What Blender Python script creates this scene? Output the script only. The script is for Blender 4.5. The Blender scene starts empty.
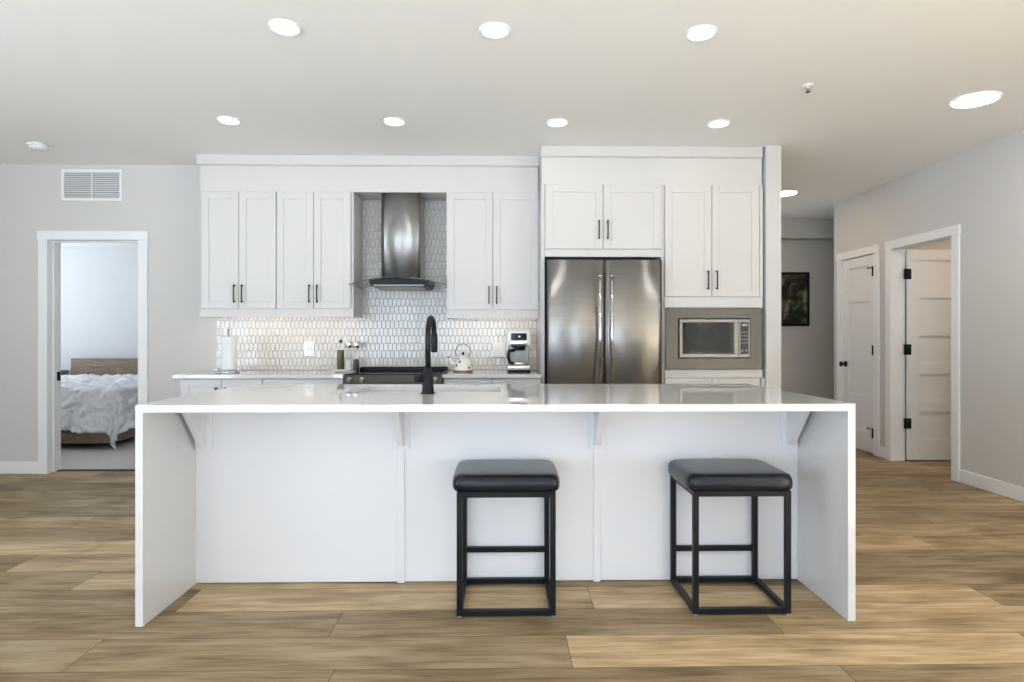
import bpy, bmesh, math, random
from mathutils import Vector, Matrix, noise
PI = math.pi
random.seed(7)
sc = bpy.context.scene
col = sc.collection

# ------------------------------------------------------------ camera
cam_d = bpy.data.cameras.new('camera'); cam = bpy.data.objects.new('camera', cam_d); col.objects.link(cam)
cam_d.sensor_fit = 'HORIZONTAL'; cam_d.sensor_width = 36.0
cam_d.lens = 36.0 * 620.0 / 1024.0
cam_d.shift_y = (336.8 - 341.0) / 1024.0
cam_d.clip_start = 0.05; cam_d.clip_end = 200
cam.location = (0, 0, 1.197)
cam.rotation_euler = (PI / 2, 0, -0.0172)
sc.camera = cam

# ------------------------------------------------------------ world, colour
sc.view_settings.view_transform = 'Standard'
sc.view_settings.look = 'None'
sc.view_settings.gamma = 1.0
sc.view_settings.exposure = -0.16
sc.view_settings.use_curve_mapping = False
SKY = 5.6
w = bpy.data.worlds.new('sky'); sc.world = w; w.use_nodes = True
nt = w.node_tree; nt.nodes.clear()
wo = nt.nodes.new('ShaderNodeOutputWorld'); bg = nt.nodes.new('ShaderNodeBackground')
tc = nt.nodes.new('ShaderNodeTexCoord'); sx = nt.nodes.new('ShaderNodeSeparateXYZ'); cr = nt.nodes.new('ShaderNodeValToRGB')
nt.links.new(tc.outputs['Generated'], sx.inputs[0]); 
mm = nt.nodes.new('ShaderNodeMath'); mm.operation = 'MULTIPLY_ADD'; mm.inputs[1].default_value = 0.5; mm.inputs[2].default_value = 0.5
nt.links.new(sx.outputs['Z'], mm.inputs[0]); nt.links.new(mm.outputs[0], cr.inputs[0])
cr.color_ramp.elements[0].position = 0.46; cr.color_ramp.elements[0].color = (1.9, 2.2, 2.55, 1)
cr.color_ramp.elements[1].position = 0.52; cr.color_ramp.elements[1].color = (0.72, 0.88, 1.08, 1)
e = cr.color_ramp.elements.new(0.85); e.color = (0.62, 0.78, 1.0, 1)
nt.links.new(cr.outputs[0], bg.inputs[0]); bg.inputs[1].default_value = SKY
nt.links.new(bg.outputs[0], wo.inputs[0])
try:
    sc.cycles.use_denoising = True
    sc.cycles.denoiser = 'OPENIMAGEDENOISE'
    sc.cycles.max_bounces = 10; sc.cycles.diffuse_bounces = 6; sc.cycles.glossy_bounces = 5
    sc.cycles.transmission_bounces = 8
    sc.cycles.sample_clamp_indirect = 6
    sc.cycles.caustics_reflective = False; sc.cycles.caustics_refractive = False
except Exception:
    pass

sun_d = bpy.data.lights.new('bounce_sun', 'SUN'); sun_d.energy = 150.0; sun_d.angle = 0.01; sun_d.color = (0.83, 0.935, 1.06)  # added sun; its patch on the unseen floor brightens the ceiling
bounce_sun = bpy.data.objects.new('bounce_sun', sun_d); col.objects.link(bounce_sun); bounce_sun.location = (14, -2, 10)
bounce_sun.rotation_euler = (math.radians(55), 0, math.radians(84))

# room limits
CEIL = 2.704; BACK = 5.49; FRONT = -3.4; LEFT = -5.0; RIGHT = 3.777
# window openings: (x0, x1, z0, z1) in the front wall behind the camera
WIN_F = [(-3.6, -1.9, 0.12, 2.35), (-1.6, 0.3, 0.12, 2.35), (1.15, 1.85, 0.15, 2.35)]
WIN_L = [(-2.2, 1.6, 0.12, 2.35)]           # (y0, y1, z0, z1) in the left wall; unseen, added to light the right side
WIN_R = [(-2.9, -1.0, 0.12, 2.35), (-0.7, 1.2, 0.12, 2.35)]   # right wall, beside the camera
def portal(name, loc, rot, sx_, sy_):
    l = bpy.data.lights.new(name, 'AREA'); l.shape = 'RECTANGLE'; l.size = sx_; l.size_y = sy_
    l.cycles.is_portal = True
    o = bpy.data.objects.new(name, l); o.location = loc; o.rotation_euler = rot; col.objects.link(o)
for (a, b, c, d) in WIN_F:
    portal('daylight_portal', ((a + b) / 2, FRONT - 0.16, (c + d) / 2), (PI / 2, 0, 0), b - a, d - c)
for (a, b, c, d) in WIN_L:
    portal('daylight_portal', (LEFT - 0.16, (a + b) / 2, (c + d) / 2), (PI / 2, 0, -PI / 2), b - a, d - c)
for (a, b, c, d) in WIN_R:
    portal('daylight_portal', (RIGHT + 0.14, (a + b) / 2, (c + d) / 2), (PI / 2, 0, PI / 2), b - a, d - c)
portal('daylight_portal', (-7.66, 7.05, 1.425), (PI / 2, 0, -PI / 2), 2.1, 1.85)

# ------------------------------------------------------------ materials
def mat(name, colour, rough=0.5, metal=0.0, spec=0.5, aniso=0, coat=0, trans=0, ior=1.45, emit=None, estr=0, alpha=1):
    m = bpy.data.materials.new(name); m.use_nodes = True
    b = m.node_tree.nodes['Principled BSDF']
    b.inputs['Base Color'].default_value = (*colour, 1)
    b.inputs['Roughness'].default_value = rough
    b.inputs['Metallic'].default_value = metal
    b.inputs['Specular IOR Level'].default_value = spec
    b.inputs['IOR'].default_value = ior
    if aniso: b.inputs['Anisotropic'].default_value = aniso
    if coat: b.inputs['Coat Weight'].default_value = coat; b.inputs['Coat Roughness'].default_value = 0.05
    if trans: b.inputs['Transmission Weight'].default_value = trans
    if emit: b.inputs['Emission Color'].default_value = (*emit, 1); b.inputs['Emission Strength'].default_value = estr
    return m
def nodes(m): return m.node_tree, m.node_tree.nodes['Principled BSDF']
def tex(m, kind, scale, vec_scale=(1, 1, 1), detail=3, coords='Object'):
    nt, b = nodes(m)
    t = nt.nodes.new('ShaderNodeTexCoord'); mp = nt.nodes.new('ShaderNodeMapping'); mp.inputs['Scale'].default_value = vec_scale
    n = nt.nodes.new(kind); n.inputs['Scale'].default_value = scale
    if 'Detail' in n.inputs: n.inputs['Detail'].default_value = detail
    nt.links.new(t.outputs[coords], mp.inputs[0]); nt.links.new(mp.outputs[0], n.inputs['Vector'])
    return n
def bump(m, src, strength, dist=0.002):
    nt, b = nodes(m); bp = nt.nodes.new('ShaderNodeBump'); bp.inputs['Strength'].default_value = strength; bp.inputs['Distance'].default_value = dist
    nt.links.new(src, bp.inputs['Height']); nt.links.new(bp.outputs[0], b.inputs['Normal'])
def ramp(m, src, stops, dst='Base Color'):
    nt, b = nodes(m); r = nt.nodes.new('ShaderNodeValToRGB')
    r.color_ramp.elements[0].position = stops[0][0]; r.color_ramp.elements[0].color = (*stops[0][1], 1)
    r.color_ramp.elements[1].position = stops[-1][0]; r.color_ramp.elements[1].color = (*stops[-1][1], 1)
    for p, c in stops[1:-1]:
        e = r.color_ramp.elements.new(p); e.color = (*c, 1)
    nt.links.new(src, r.inputs[0])
    if dst: nt.links.new(r.outputs[0], b.inputs[dst])
    return r
M = {}
M['wall'] = mat('wall_paint', (0.60, 0.585, 0.565), 0.75)
n = tex(M['wall'], 'ShaderNodeTexNoise', 180); bump(M['wall'], n.outputs[0], 0.08, 0.001)
M['ceiling'] = mat('ceiling_paint', (0.91, 0.905, 0.885), 0.9)
n = tex(M['ceiling'], 'ShaderNodeTexNoise', 150); bump(M['ceiling'], n.outputs[0], 0.1, 0.001)
M['trim'] = mat('trim_paint', (0.82, 0.82, 0.82), 0.4)
n = tex(M['trim'], 'ShaderNodeTexNoise', 30); bump(M['trim'], n.outputs[0], 0.02, 0.001)
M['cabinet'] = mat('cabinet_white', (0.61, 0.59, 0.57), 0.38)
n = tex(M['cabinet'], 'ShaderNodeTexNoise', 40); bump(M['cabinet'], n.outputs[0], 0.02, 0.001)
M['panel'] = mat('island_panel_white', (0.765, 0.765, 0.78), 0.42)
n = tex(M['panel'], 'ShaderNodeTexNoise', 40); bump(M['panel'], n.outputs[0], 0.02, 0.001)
M['doorpaint'] = mat('door_paint', (0.78, 0.77, 0.755), 0.4)
n = tex(M['doorpaint'], 'ShaderNodeTexNoise', 60, (1, 1, 0.1)); bump(M['doorpaint'], n.outputs[0], 0.04, 0.001)
M['quartz'] = mat('white_quartz', (0.80, 0.79, 0.775), 0.025, spec=0.6)
n = tex(M['quartz'], 'ShaderNodeTexNoise', 350, detail=2)
ramp(M['quartz'], n.outputs[0], [(0.35, (0.64, 0.63, 0.615)), (0.62, (0.69, 0.68, 0.665))])
M['sink'] = mat('pale_composite_sink', (0.72, 0.70, 0.67), 0.12)
M['shadow'] = mat('vent_shade', (0.25, 0.25, 0.24), 0.8)  # dark colour standing in for the shade behind the vent louvres
M['steel'] = mat('brushed_steel', (0.56, 0.55, 0.53), 0.30, 1.0, aniso=0.97)
nt_, b_ = nodes(M['steel'])
n = tex(M['steel'], 'ShaderNodeTexNoise', 60, (0.02, 0.02, 12.0), 4)
ramp(M['steel'], n.outputs[0], [(0.3, (0.33, 0.325, 0.315)), (0.7, (0.43, 0.42, 0.41))])
tg = nt_.nodes.new('ShaderNodeTangent'); tg.direction_type = 'RADIAL'; tg.axis = 'Z'; nt_.links.new(tg.outputs[0], b_.inputs['Tangent']); b_.inputs['Anisotropic Rotation'].default_value = 0.25
M['darksteel'] = mat('dark_steel', (0.095, 0.09, 0.08), 0.3, 1.0)
n = tex(M['darksteel'], 'ShaderNodeTexNoise', 60, (0.02, 0.02, 12.0), 4); bump(M['darksteel'], n.outputs[0], 0.03, 0.001)
M['midsteel'] = mat('satin_steel', (0.20, 0.19, 0.175), 0.32, 1.0)
n = tex(M['midsteel'], 'ShaderNodeTexNoise', 60, (0.02, 0.02, 12.0), 4); bump(M['midsteel'], n.outputs[0], 0.03, 0.001)
M['chrome'] = mat('polished_steel', (0.75, 0.75, 0.75), 0.12, 1.0)
n = tex(M['chrome'], 'ShaderNodeTexNoise', 20); bump(M['chrome'], n.outputs[0], 0.01, 0.001)
M['black'] = mat('matte_black_metal', (0.008, 0.009, 0.011), 0.42, spec=0.25)
n = tex(M['black'], 'ShaderNodeTexNoise', 400); bump(M['black'], n.outputs[0], 0.05, 0.0005)
M['blackglass'] = mat('black_glass', (0.008, 0.008, 0.009), 0.06, spec=0.35)
n = tex(M['blackglass'], 'ShaderNodeTexNoise', 4); bump(M['blackglass'], n.outputs[0], 0.01, 0.001)
M['grey'] = mat('grey_print', (0.35, 0.35, 0.34), 0.5)
M['leather'] = mat('black_leather', (0.006, 0.008, 0.014), 0.2, spec=0.38)
n = tex(M['leather'], 'ShaderNodeTexVoronoi', 350); n2 = tex(M['leather'], 'ShaderNodeTexNoise', 9)
nt_, b_ = nodes(M['leather']); ad = nt_.nodes.new('ShaderNodeMath'); ad.operation = 'MULTIPLY_ADD'; ad.inputs[1].default_value = 6.0
nt_.links.new(n2.outputs[0], ad.inputs[0]); nt_.links.new(n.outputs['Distance'], ad.inputs[2]); bump(M['leather'], ad.outputs[0], 0.12, 0.002)
M['glass'] = mat('clear_glass', (0.85, 0.88, 0.87), 0.02, spec=0.6); M['glass'].node_tree.nodes['Principled BSDF'].inputs['Alpha'].default_value = 0.06
M['smokeglass'] = mat('curved_glass', (0.72, 0.76, 0.74), 0.03, trans=0.9, ior=1.5)
M['oil'] = mat('olive_oil', (0.065, 0.042, 0.003), 0.25)
M['pepper'] = mat('peppercorns', (0.03, 0.028, 0.025), 0.7); n = tex(M['pepper'], 'ShaderNodeTexVoronoi', 250); bump(M['pepper'], n.outputs['Distance'], 1.0, 0.003)
M['salt'] = mat('white_salt', (0.8, 0.78, 0.74), 0.8); n = tex(M['salt'], 'ShaderNodeTexVoronoi', 250); bump(M['salt'], n.outputs['Distance'], 1.0, 0.003)
M['paper'] = mat('paper_towel', (0.85, 0.845, 0.83), 0.95); n = tex(M['paper'], 'ShaderNodeTexVoronoi', 120); bump(M['paper'], n.outputs['Distance'], 0.4, 0.002)
M['plastic'] = mat('white_plastic', (0.82, 0.82, 0.80), 0.35)
M['enamel'] = mat('cream_enamel', (0.80, 0.78, 0.72), 0.2)
M['copper'] = mat('copper_base', (0.35, 0.17, 0.10), 0.3, 1.0)
M['tile'] = mat('glazed_tile', (0.72, 0.71, 0.685), 0.10, spec=0.6)
n = tex(M['tile'], 'ShaderNodeTexNoise', 25); bump(M['tile'], n.outputs[0], 0.25, 0.003)
ramp(M['tile'], n.outputs[0], [(0.3, (0.60, 0.585, 0.555)), (0.7, (0.68, 0.665, 0.64))])
M['grout'] = mat('grout', (0.47, 0.45, 0.42), 0.9); n = tex(M['grout'], 'ShaderNodeTexNoise', 300); bump(M['grout'], n.outputs[0], 0.3, 0.001)
M['lamp'] = mat('lamp_diffuser', (1, 1, 1), 0.5, emit=(1.0, 0.96, 0.90), estr=26)
M['lamp_big'] = mat('large_lamp_diffuser', (1, 1, 1), 0.5, emit=(1.0, 0.96, 0.90), estr=45)
M['lamp_warm'] = mat('warm_lamp_diffuser', (1, 1, 1), 0.5, emit=(1.0, 0.80, 0.56), estr=90)
M['lamp_hall'] = mat('hall_lamp_diffuser', (1, 1, 1), 0.5, emit=(1.0, 0.74, 0.44), estr=42)
M['led'] = mat('led_strip', (1, 1, 1), 0.5, emit=(1.0, 0.86, 0.70), estr=14)
M['bedwood'] = mat('walnut', (0.16, 0.105, 0.06), 0.5)
n = tex(M['bedwood'], 'ShaderNodeTexNoise', 12, (0.5, 4, 8), 6); ramp(M['bedwood'], n.outputs[0], [(0.3, (0.13, 0.085, 0.05)), (0.7, (0.27, 0.19, 0.125))]); bump(M['bedwood'], n.outputs[0], 0.1, 0.002)
M['linen'] = mat('white_cotton', (0.84, 0.83, 0.83), 0.9); n = tex(M['linen'], 'ShaderNodeTexNoise', 14, detail=6); bump(M['linen'], n.outputs[0], 0.5, 0.02)
M['carpet'] = mat('grey_carpet', (0.42, 0.40, 0.385), 1.0); n = tex(M['carpet'], 'ShaderNodeTexNoise', 350, detail=4); bump(M['carpet'], n.outputs[0], 1.0, 0.006)
ramp(M['carpet'], n.outputs[0], [(0.3, (0.54, 0.48, 0.44)), (0.7, (0.70, 0.63, 0.58))])
# wood plank floor: per-plank random number comes from a face attribute
M['floor'] = mat('vinyl_plank', (0.35, 0.28, 0.2), 0.5, spec=0.22)
nt_, b_ = nodes(M['floor'])
at = nt_.nodes.new('ShaderNodeAttribute'); at.attribute_name = 'plank'
t = nt_.nodes.new('ShaderNodeTexCoord'); sp = nt_.nodes.new('ShaderNodeSeparateColor'); nt_.links.new(at.outputs['Color'], sp.inputs[0])
vm = nt_.nodes.new('ShaderNodeVectorMath'); vm.operation = 'MULTIPLY_ADD'; vm.inputs[1].default_value = (37, 23, 11)
nt_.links.new(at.outputs['Color'], vm.inputs[0]); nt_.links.new(t.outputs['Object'], vm.inputs[2])
def fnoise(scale, vs, detail, dist=0):
    mp = nt_.nodes.new('ShaderNodeMapping'); mp.inputs['Scale'].default_value = vs
    n = nt_.nodes.new('ShaderNodeTexNoise'); n.inputs['Scale'].default_value = scale; n.inputs['Detail'].default_value = detail; n.inputs['Distortion'].default_value = dist
    nt_.links.new(vm.outputs[0], mp.inputs[0]); nt_.links.new(mp.outputs[0], n.inputs['Vector']); return n
g1 = fnoise(3.0, (0.7, 6.0, 1), 6, 0.8); g2 = fnoise(9.0, (0.5, 14, 1), 5, 0.3); g3 = fnoise(1.2, (1, 2.2, 1), 3, 1.5)
def mixf(a, b, f):
    m = nt_.nodes.new('ShaderNodeMix'); m.data_type = 'FLOAT'; m.inputs[0].default_value = f
    nt_.links.new(a, m.inputs[2]); nt_.links.new(b, m.inputs[3]); return m.outputs[0]
gm = mixf(mixf(g1.outputs[0], g2.outputs[0], 0.35), g3.outputs[0], 0.35)
fr = ramp(M['floor'], gm, [(0.38, (0.20, 0.135, 0.066)), (0.46, (0.32, 0.228, 0.122)), (0.53, (0.42, 0.310, 0.178)), (0.63, (0.54, 0.425, 0.275))], None)
mr = nt_.nodes.new('ShaderNodeMapRange'); mr.inputs['To Min'].default_value = 0.66; mr.inputs['To Max'].default_value = 1.28
nt_.links.new(sp.outputs[0], mr.inputs[0])
vs_ = nt_.nodes.new('ShaderNodeVectorMath'); vs_.operation = 'SCALE'; nt_.links.new(fr.outputs[0], vs_.inputs[0]); nt_.links.new(mr.outputs[0], vs_.inputs['Scale'])
nt_.links.new(vs_.outputs[0], b_.inputs['Base Color']); bump(M['floor'], gm, 0.12, 0.002)
M['floorgap'] = mat('floor_gap', (0.05, 0.04, 0.03), 0.9)
# dark woodland painting, procedural
M['painting'] = mat('woodland_painting', (0.05, 0.05, 0.04), 0.45)
n = tex(M['painting'], 'ShaderNodeTexNoise', 7, (1, 1, 1), 7); n.inputs['Distortion'].default_value = 0.6
r1 = ramp(M['painting'], n.outputs[0], [(0.38, (0.006, 0.008, 0.006)), (0.50, (0.03, 0.03, 0.012)), (0.57, (0.11, 0.10, 0.045)), (0.66, (0.22, 0.21, 0.17))])

# ------------------------------------------------------------ mesh helpers
class MB:
    def __init__(s): s.b = bmesh.new(); s.mi = 0
    def _mark(s, faces):
        for f in faces:
            if f.is_valid: f.material_index = s.mi
    def box(s, x0, x1, y0, y1, z0, z1, bev=0.0, seg=1, rot=None, piv=None):
        before = set(s.b.faces)
        r = bmesh.ops.create_cube(s.b, size=1); vs = r['verts']
        bmesh.ops.scale(s.b, vec=(abs(x1 - x0), abs(y1 - y0), abs(z1 - z0)), verts=vs)
        bmesh.ops.translate(s.b, vec=((x0 + x1) / 2, (y0 + y1) / 2, (z0 + z1) / 2), verts=vs)
        if bev > 0:
            es = list({e for v in vs for e in v.link_edges})
            bmesh.ops.bevel(s.b, geom=es, offset=bev, segments=seg, affect='EDGES', profile=0.5)
        nf = [f for f in s.b.faces if f not in before]
        if rot is not None:
            nv = list({v for f in nf for v in f.verts}); bmesh.ops.rotate(s.b, cent=piv, matrix=rot, verts=nv)
        if seg > 1:
            for f in nf: f.smooth = True
        s._mark(nf); return s
    def cyl(s, a, b, r, r2=None, n=24, caps=True, smooth=True):
        a = Vector(a); b = Vector(b); d = b - a; r2 = r if r2 is None else r2
        before = set(s.b.faces)
        q = d.to_track_quat('Z', 'Y').to_matrix().to_4x4(); m = Matrix.Translation((a + b) / 2) @ q
        bmesh.ops.create_cone(s.b, cap_ends=caps, segments=n, radius1=r, radius2=r2, depth=d.length, matrix=m)
        nf = [f for f in s.b.faces if f not in before]
        for f in nf: f.smooth = smooth and len(f.verts) == 4
        s._mark(nf); return s
    def lathe(s, c, prof, n=32, smooth=True, close=True):
        cx, cy, cz = c; rings = []
        for r, z in prof:
            rings.append([s.b.verts.new((cx + r * math.cos(2 * PI * k / n), cy + r * math.sin(2 * PI * k / n), cz + z)) for k in range(n)])
        fs = []
        for i in range(len(rings) - 1):
            for k in range(n):
                f = s.b.faces.new((rings[i][k], rings[i][(k + 1) % n], rings[i + 1][(k + 1) % n], rings[i + 1][k])); f.smooth = smooth; fs.append(f)
        if close:
            fs.append(s.b.faces.new(list(reversed(rings[0])))); fs.append(s.b.faces.new(rings[-1]))
        s._mark(fs); return s
    def sphere(s, c, r, sc_=(1, 1, 1), n=16):
        before = set(s.b.faces)
        bmesh.ops.create_uvsphere(s.b, u_segments=n, v_segments=n // 2 + 2, radius=1, matrix=Matrix.Translation(c) @ Matrix.Diagonal((r * sc_[0], r * sc_[1], r * sc_[2], 1)))
        nf = [f for f in s.b.faces if f not in before]
        for f in nf: f.smooth = True
        s._mark(nf); return s
    def tube(s, pts, r, n=12, rr=None):
        pts = [Vector(p) for p in pts]; rings = []; up = None
        for i, p in enumerate(pts):
            d = (pts[min(i + 1, len(pts) - 1)] - pts[max(i - 1, 0)]).normalized()
            if up is None: up = d.orthogonal().normalized()
            up = (up - d * up.dot(d)).normalized(); sd = d.cross(up)
            ri = rr[i] if rr else r
            rings.append([s.b.verts.new(p + (up * math.cos(2 * PI * k / n) + sd * math.sin(2 * PI * k / n)) * ri) for k in range(n)])
        fs = []
        for i in range(len(rings) - 1):
            for k in range(n):
                f = s.b.faces.new((rings[i][k], rings[i][(k + 1) % n], rings[i + 1][(k + 1) % n], rings[i + 1][k])); f.smooth = True; fs.append(f)
        fs.append(s.b.faces.new(list(reversed(rings[0])))); fs.append(s.b.faces.new(rings[-1]))
        s._mark(fs); return s
    def prism(s, poly, axis, a, b):           # polygon in the plane across `axis`, extruded a..b
        def P(u, v, t): return {'x': (t, u, v), 'y': (u, t, v), 'z': (u, v, t)}[axis]
        A = [s.b.verts.new(P(u, v, a)) for u, v in poly]; B = [s.b.verts.new(P(u, v, b)) for u, v in poly]; k = len(poly)
        fs = [s.b.faces.new(A), s.b.faces.new(list(reversed(B)))]
        for i in range(k): fs.append(s.b.faces.new((A[i], B[i], B[(i + 1) % k], A[(i + 1) % k])))
        s._mark(fs); return s
    def obj(s, name, mats, parent=None, recalc=True):
        if recalc: bmesh.ops.recalc_face_normals(s.b, faces=s.b.faces[:])
        off = wloc(parent) if parent else Vector((0, 0, 0))
        bmesh.ops.translate(s.b, vec=-off, verts=s.b.verts[:])
        me = bpy.data.meshes.new(name); s.b.to_mesh(me); s.b.free()
        for m in (mats if isinstance(mats, (list, tuple)) else [mats]): me.materials.append(m)
        o = bpy.data.objects.new(name, me); col.objects.link(o)
        if parent: o.parent = parent
        return o
def wloc(o):
    v = Vector((0, 0, 0))
    while o: v += o.location; o = o.parent
    return v
def tag(o, label, cat, group=None):
    o['label'] = label; o['category'] = cat
    if group: o['group'] = group
    return o
def thing(name, label, cat, loc, group=None):
    o = bpy.data.objects.new(name, None); o.empty_display_size = 0.1; o.location = loc; col.objects.link(o)
    return tag(o, label, cat, group)
def struct(o): o['kind'] = 'structure'; return o
def sroot(name, loc):
    o = bpy.data.objects.new(name, None); o.location = loc; col.objects.link(o); o['kind'] = 'structure'; return o
def copy_tree(o, parent=None):
    c = o.copy(); col.objects.link(c); c.parent = parent
    for ch in list(o.children): copy_tree(ch, c)
    return c
def wall_with_holes(mb, axis, u0, u1, z0, z1, t0, t1, holes):
    # wall slab running along u (x or y); holes (a, b, c, d) = u0,u1,z0,z1
    us = sorted({u0, u1, *[h[0] for h in holes], *[h[1] for h in holes]})
    for a, b in zip(us[:-1], us[1:]):
        hs = [h for h in holes if h[0] <= a + 1e-6 and h[1] >= b - 1e-6]
        segs = [(z0, z1)]
        if hs: segs = [(z0, hs[0][2]), (hs[0][3], z1)]
        for c, d in segs:
            if d - c > 1e-4:
                if axis == 'x': mb.box(a, b, t0, t1, c, d)
                else: mb.box(t0, t1, a, b, c, d)

# ------------------------------------------------------------ floor planks
def build_floor():
    bm = bmesh.new(); lay = bm.loops.layers.color.new('plank')
    W, L = 0.2415, 1.83
    fixed = {0: 1.23 - L, 1: 0.258 - L, 2: -0.69, 3: -1.42, 4: -0.21}
    def quad(x0, x1, y0, y1, z, c, mi):
        vs = [bm.verts.new(p) for p in ((x0, y0, z), (x1, y0, z), (x1, y1, z), (x0, y1, z))]
        f = bm.faces.new(vs); f.material_index = mi
        for l in f.loops: l[lay] = c
    xa, xb, ya, yb = -5.0, 6.0, FRONT, 8.3
    rng = random.Random(3)
    for k in range(-24, 27):
        y0 = 1.997 + k * W; y1 = y0 + W
        if y1 < ya or y0 > yb: continue
        y0 = max(y0, ya); y1 = min(y1, yb)
        off = fixed.get(k, rng.uniform(0, L)); x = off - 5 * L
        while x < xb:
            a, b = max(x, xa), min(x + L, xb)
            c = (rng.random(), rng.random(), rng.random(), 1)
            yl = 1.0
            if b > a + 0.01:
                # planks stop at the bedroom sill
                if y0 > BACK + 0.12 and b < 2.2: pass
                else: quad(a + 0.0011, b - 0.0011, y0 + 0.0011, y1 - 0.0011, 0.0, c, 0)
            x += L
    quad(xa, xb, ya, yb, -0.0025, (0, 0, 0, 1), 1)
    me = bpy.data.meshes.new('floor'); bm.to_mesh(me); bm.free()
    me.materials.append(M['floor']); me.materials.append(M['floorgap'])
    # slab under it
    o = bpy.data.objects.new('floor', me); col.objects.link(o); struct(o)
build_floor()
mb = MB(); mb.box(-7.6, -2.62, 5.642, 8.97, -0.05, 0.006); struct(mb.obj('floor_bedroom', M['carpet']))
mb = MB(); mb.box(LEFT - 0.15, 6.1, FRONT - 0.15, 8.3, CEIL, CEIL + 0.15); struct(mb.obj('ceiling', M['ceiling']))
mb = MB(); mb.box(-7.6, -2.62, 5.642, 8.97, 2.46, 2.60); struct(mb.obj('ceiling_bedroom', M['ceiling']))

# ------------------------------------------------------------ walls
DL, DR, DH = -3.959, -3.176, 2.043            # bedroom doorway
mb = MB(); wall_with_holes(mb, 'x', LEFT, 2.08, 0, CEIL, BACK, BACK + 0.15, [(DL - .012, DR + .012, 0, DH + .012)]); struct(mb.obj('wall_back', M['wall']))
mb = MB(); mb.box(2.088, 2.206, 4.85, 7.86, 0, CEIL); struct(mb.obj('wall_partition', M['wall']))
D1 = (6.205, 6.80); D2 = (5.121, 5.925)      # closed door, open doorway in the right wall
mb = MB(); wall_with_holes(mb, 'y', FRONT, 6.976, 0, CEIL, RIGHT, RIGHT + 0.12, [*WIN_R, (D2[0] - .012, D2[1] + .012, 0, DH + .012), (D1[0] - .012, D1[1] + .012, 0, DH + .012)]); struct(mb.obj('wall_right', M['wall']))
mb = MB(); wall_with_holes(mb, 'x', LEFT - .15, 6.1, 0, CEIL, FRONT - 0.15, FRONT, WIN_F); struct(mb.obj('wall_front', M['wall']))
mb = MB(); wall_with_holes(mb, 'y', FRONT, BACK + 0.12, 0, CEIL, LEFT - 0.15, LEFT, WIN_L); struct(mb.obj('wall_left', M['wall']))
mb = MB(); mb.box(2.206, 6.0, 8.05, 8.17, 0, CEIL); mb.box(2.206, 6.0, 7.86, 8.05, 2.462, CEIL); struct(mb.obj('wall_hall_end', M['wall']))
mb = MB(); mb.box(5.9, 6.0, 4.0, 8.05, 0, CEIL); struct(mb.obj('wall_hall_right', M['wall']))
mb = MB(); mb.box(RIGHT + .12, 5.9, 6.05, 6.15, 0, CEIL); mb.box(RIGHT + .12, 5.9, 4.0, 4.1, 0, CEIL); mb.box(RIGHT+.12, 5.9, 6.876, 6.976, 0, CEIL); struct(mb.obj('wall_closet', M['wall']))
mb = MB(); mb.box(-7.6, -2.62, 8.85, 8.97, 0.006, 2.46); mb.box(-2.74, -2.62, 5.642, 8.85, 0.006, 2.46)
wall_with_holes(mb, 'y', 5.642, 8.85, 0.006, 2.46, -7.6, -7.48, [(6.0, 8.1, 0.5, 2.35)]); mb.box(-7.6, LEFT-.15, 5.49, 5.64, 0.0, 2.46); struct(mb.obj('wall_bedroom', M['wall']))

# windows (behind the camera, side walls, bedroom); the left one is added for light)
wi = 1
for axis, t, lst in (('x', FRONT, WIN_F), ('y', LEFT, WIN_L), ('y', RIGHT + .13, WIN_R), ('y', -7.48, [(6.0, 8.1, 0.5, 2.35)])):
    for (a, b, c, d) in lst:
        mb = MB(); t0, t1 = t - 0.11, t - 0.04; fw = 0.05
        bars = [(a, b, c, c + fw), (a, b, d - fw, d), (a, a + fw, c + fw, d - fw), (b - fw, b, c + fw, d - fw)]
        if b - a > 1: bars.append(((a + b) / 2 - .03, (a + b) / 2 + .03, c + fw, d - fw))
        for (p, q, r_, s_) in bars:
            if axis == 'x': mb.box(p + .001, q - .001, t0, t1, r_ + .001, s_ - .001, 0.003)
            else: mb.box(t0, t1, p + .001, q - .001, r_ + .001, s_ - .001, 0.003)
        struct(mb.obj('window_%d' % wi, M['trim'])); wi += 1

# doorway casings, jambs and baseboards
def casing_x(name, x0, x1, top, y, depth, cw=0.08):
    r = sroot(name, ((x0 + x1) / 2, y, 0))
    mb = MB(); mb.box(x0 - .012, x0, y - .004, y + depth + .004, 0, top, 0.001); mb.box(x1, x1 + .012, y - .004, y + depth + .004, 0, top, 0.001); mb.box(x0 - .012, x1 + .012, y - .004, y + depth + .004, top, top + .012, 0.001)
    mb.box(x0, x0 + .012, y + .05, y + .085, 0.001, top, .001); mb.box(x1 - .012, x1, y + .05, y + .085, 0.001, top, .001); mb.box(x0 + .012, x1 - .012, y + .05, y + .085, top - .012, top, .001)
    mb.obj('jamb', M['trim'], r)
    mb = MB(); mb.box(x0 - cw, x0, y - .018, y - .0005, 0.0, top, 0.002); mb.box(x1, x1 + cw, y - .018, y - .0005, 0.0, top, 0.002); mb.box(x0 - cw - .006, x1 + cw + .006, y - .021, y - .0005, top, top + .078, 0.002)
    mb.obj('casing', M['trim'], r)
    return r
r = casing_x('trim_1', DL, DR, DH, BACK, 0.15)
mb = MB(); mb.box(DL + .0005, DL + .004, BACK + .10, BACK + .145, 0.805, 0.885, .001); mb.obj('strike_plate', M['black'], r)
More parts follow.
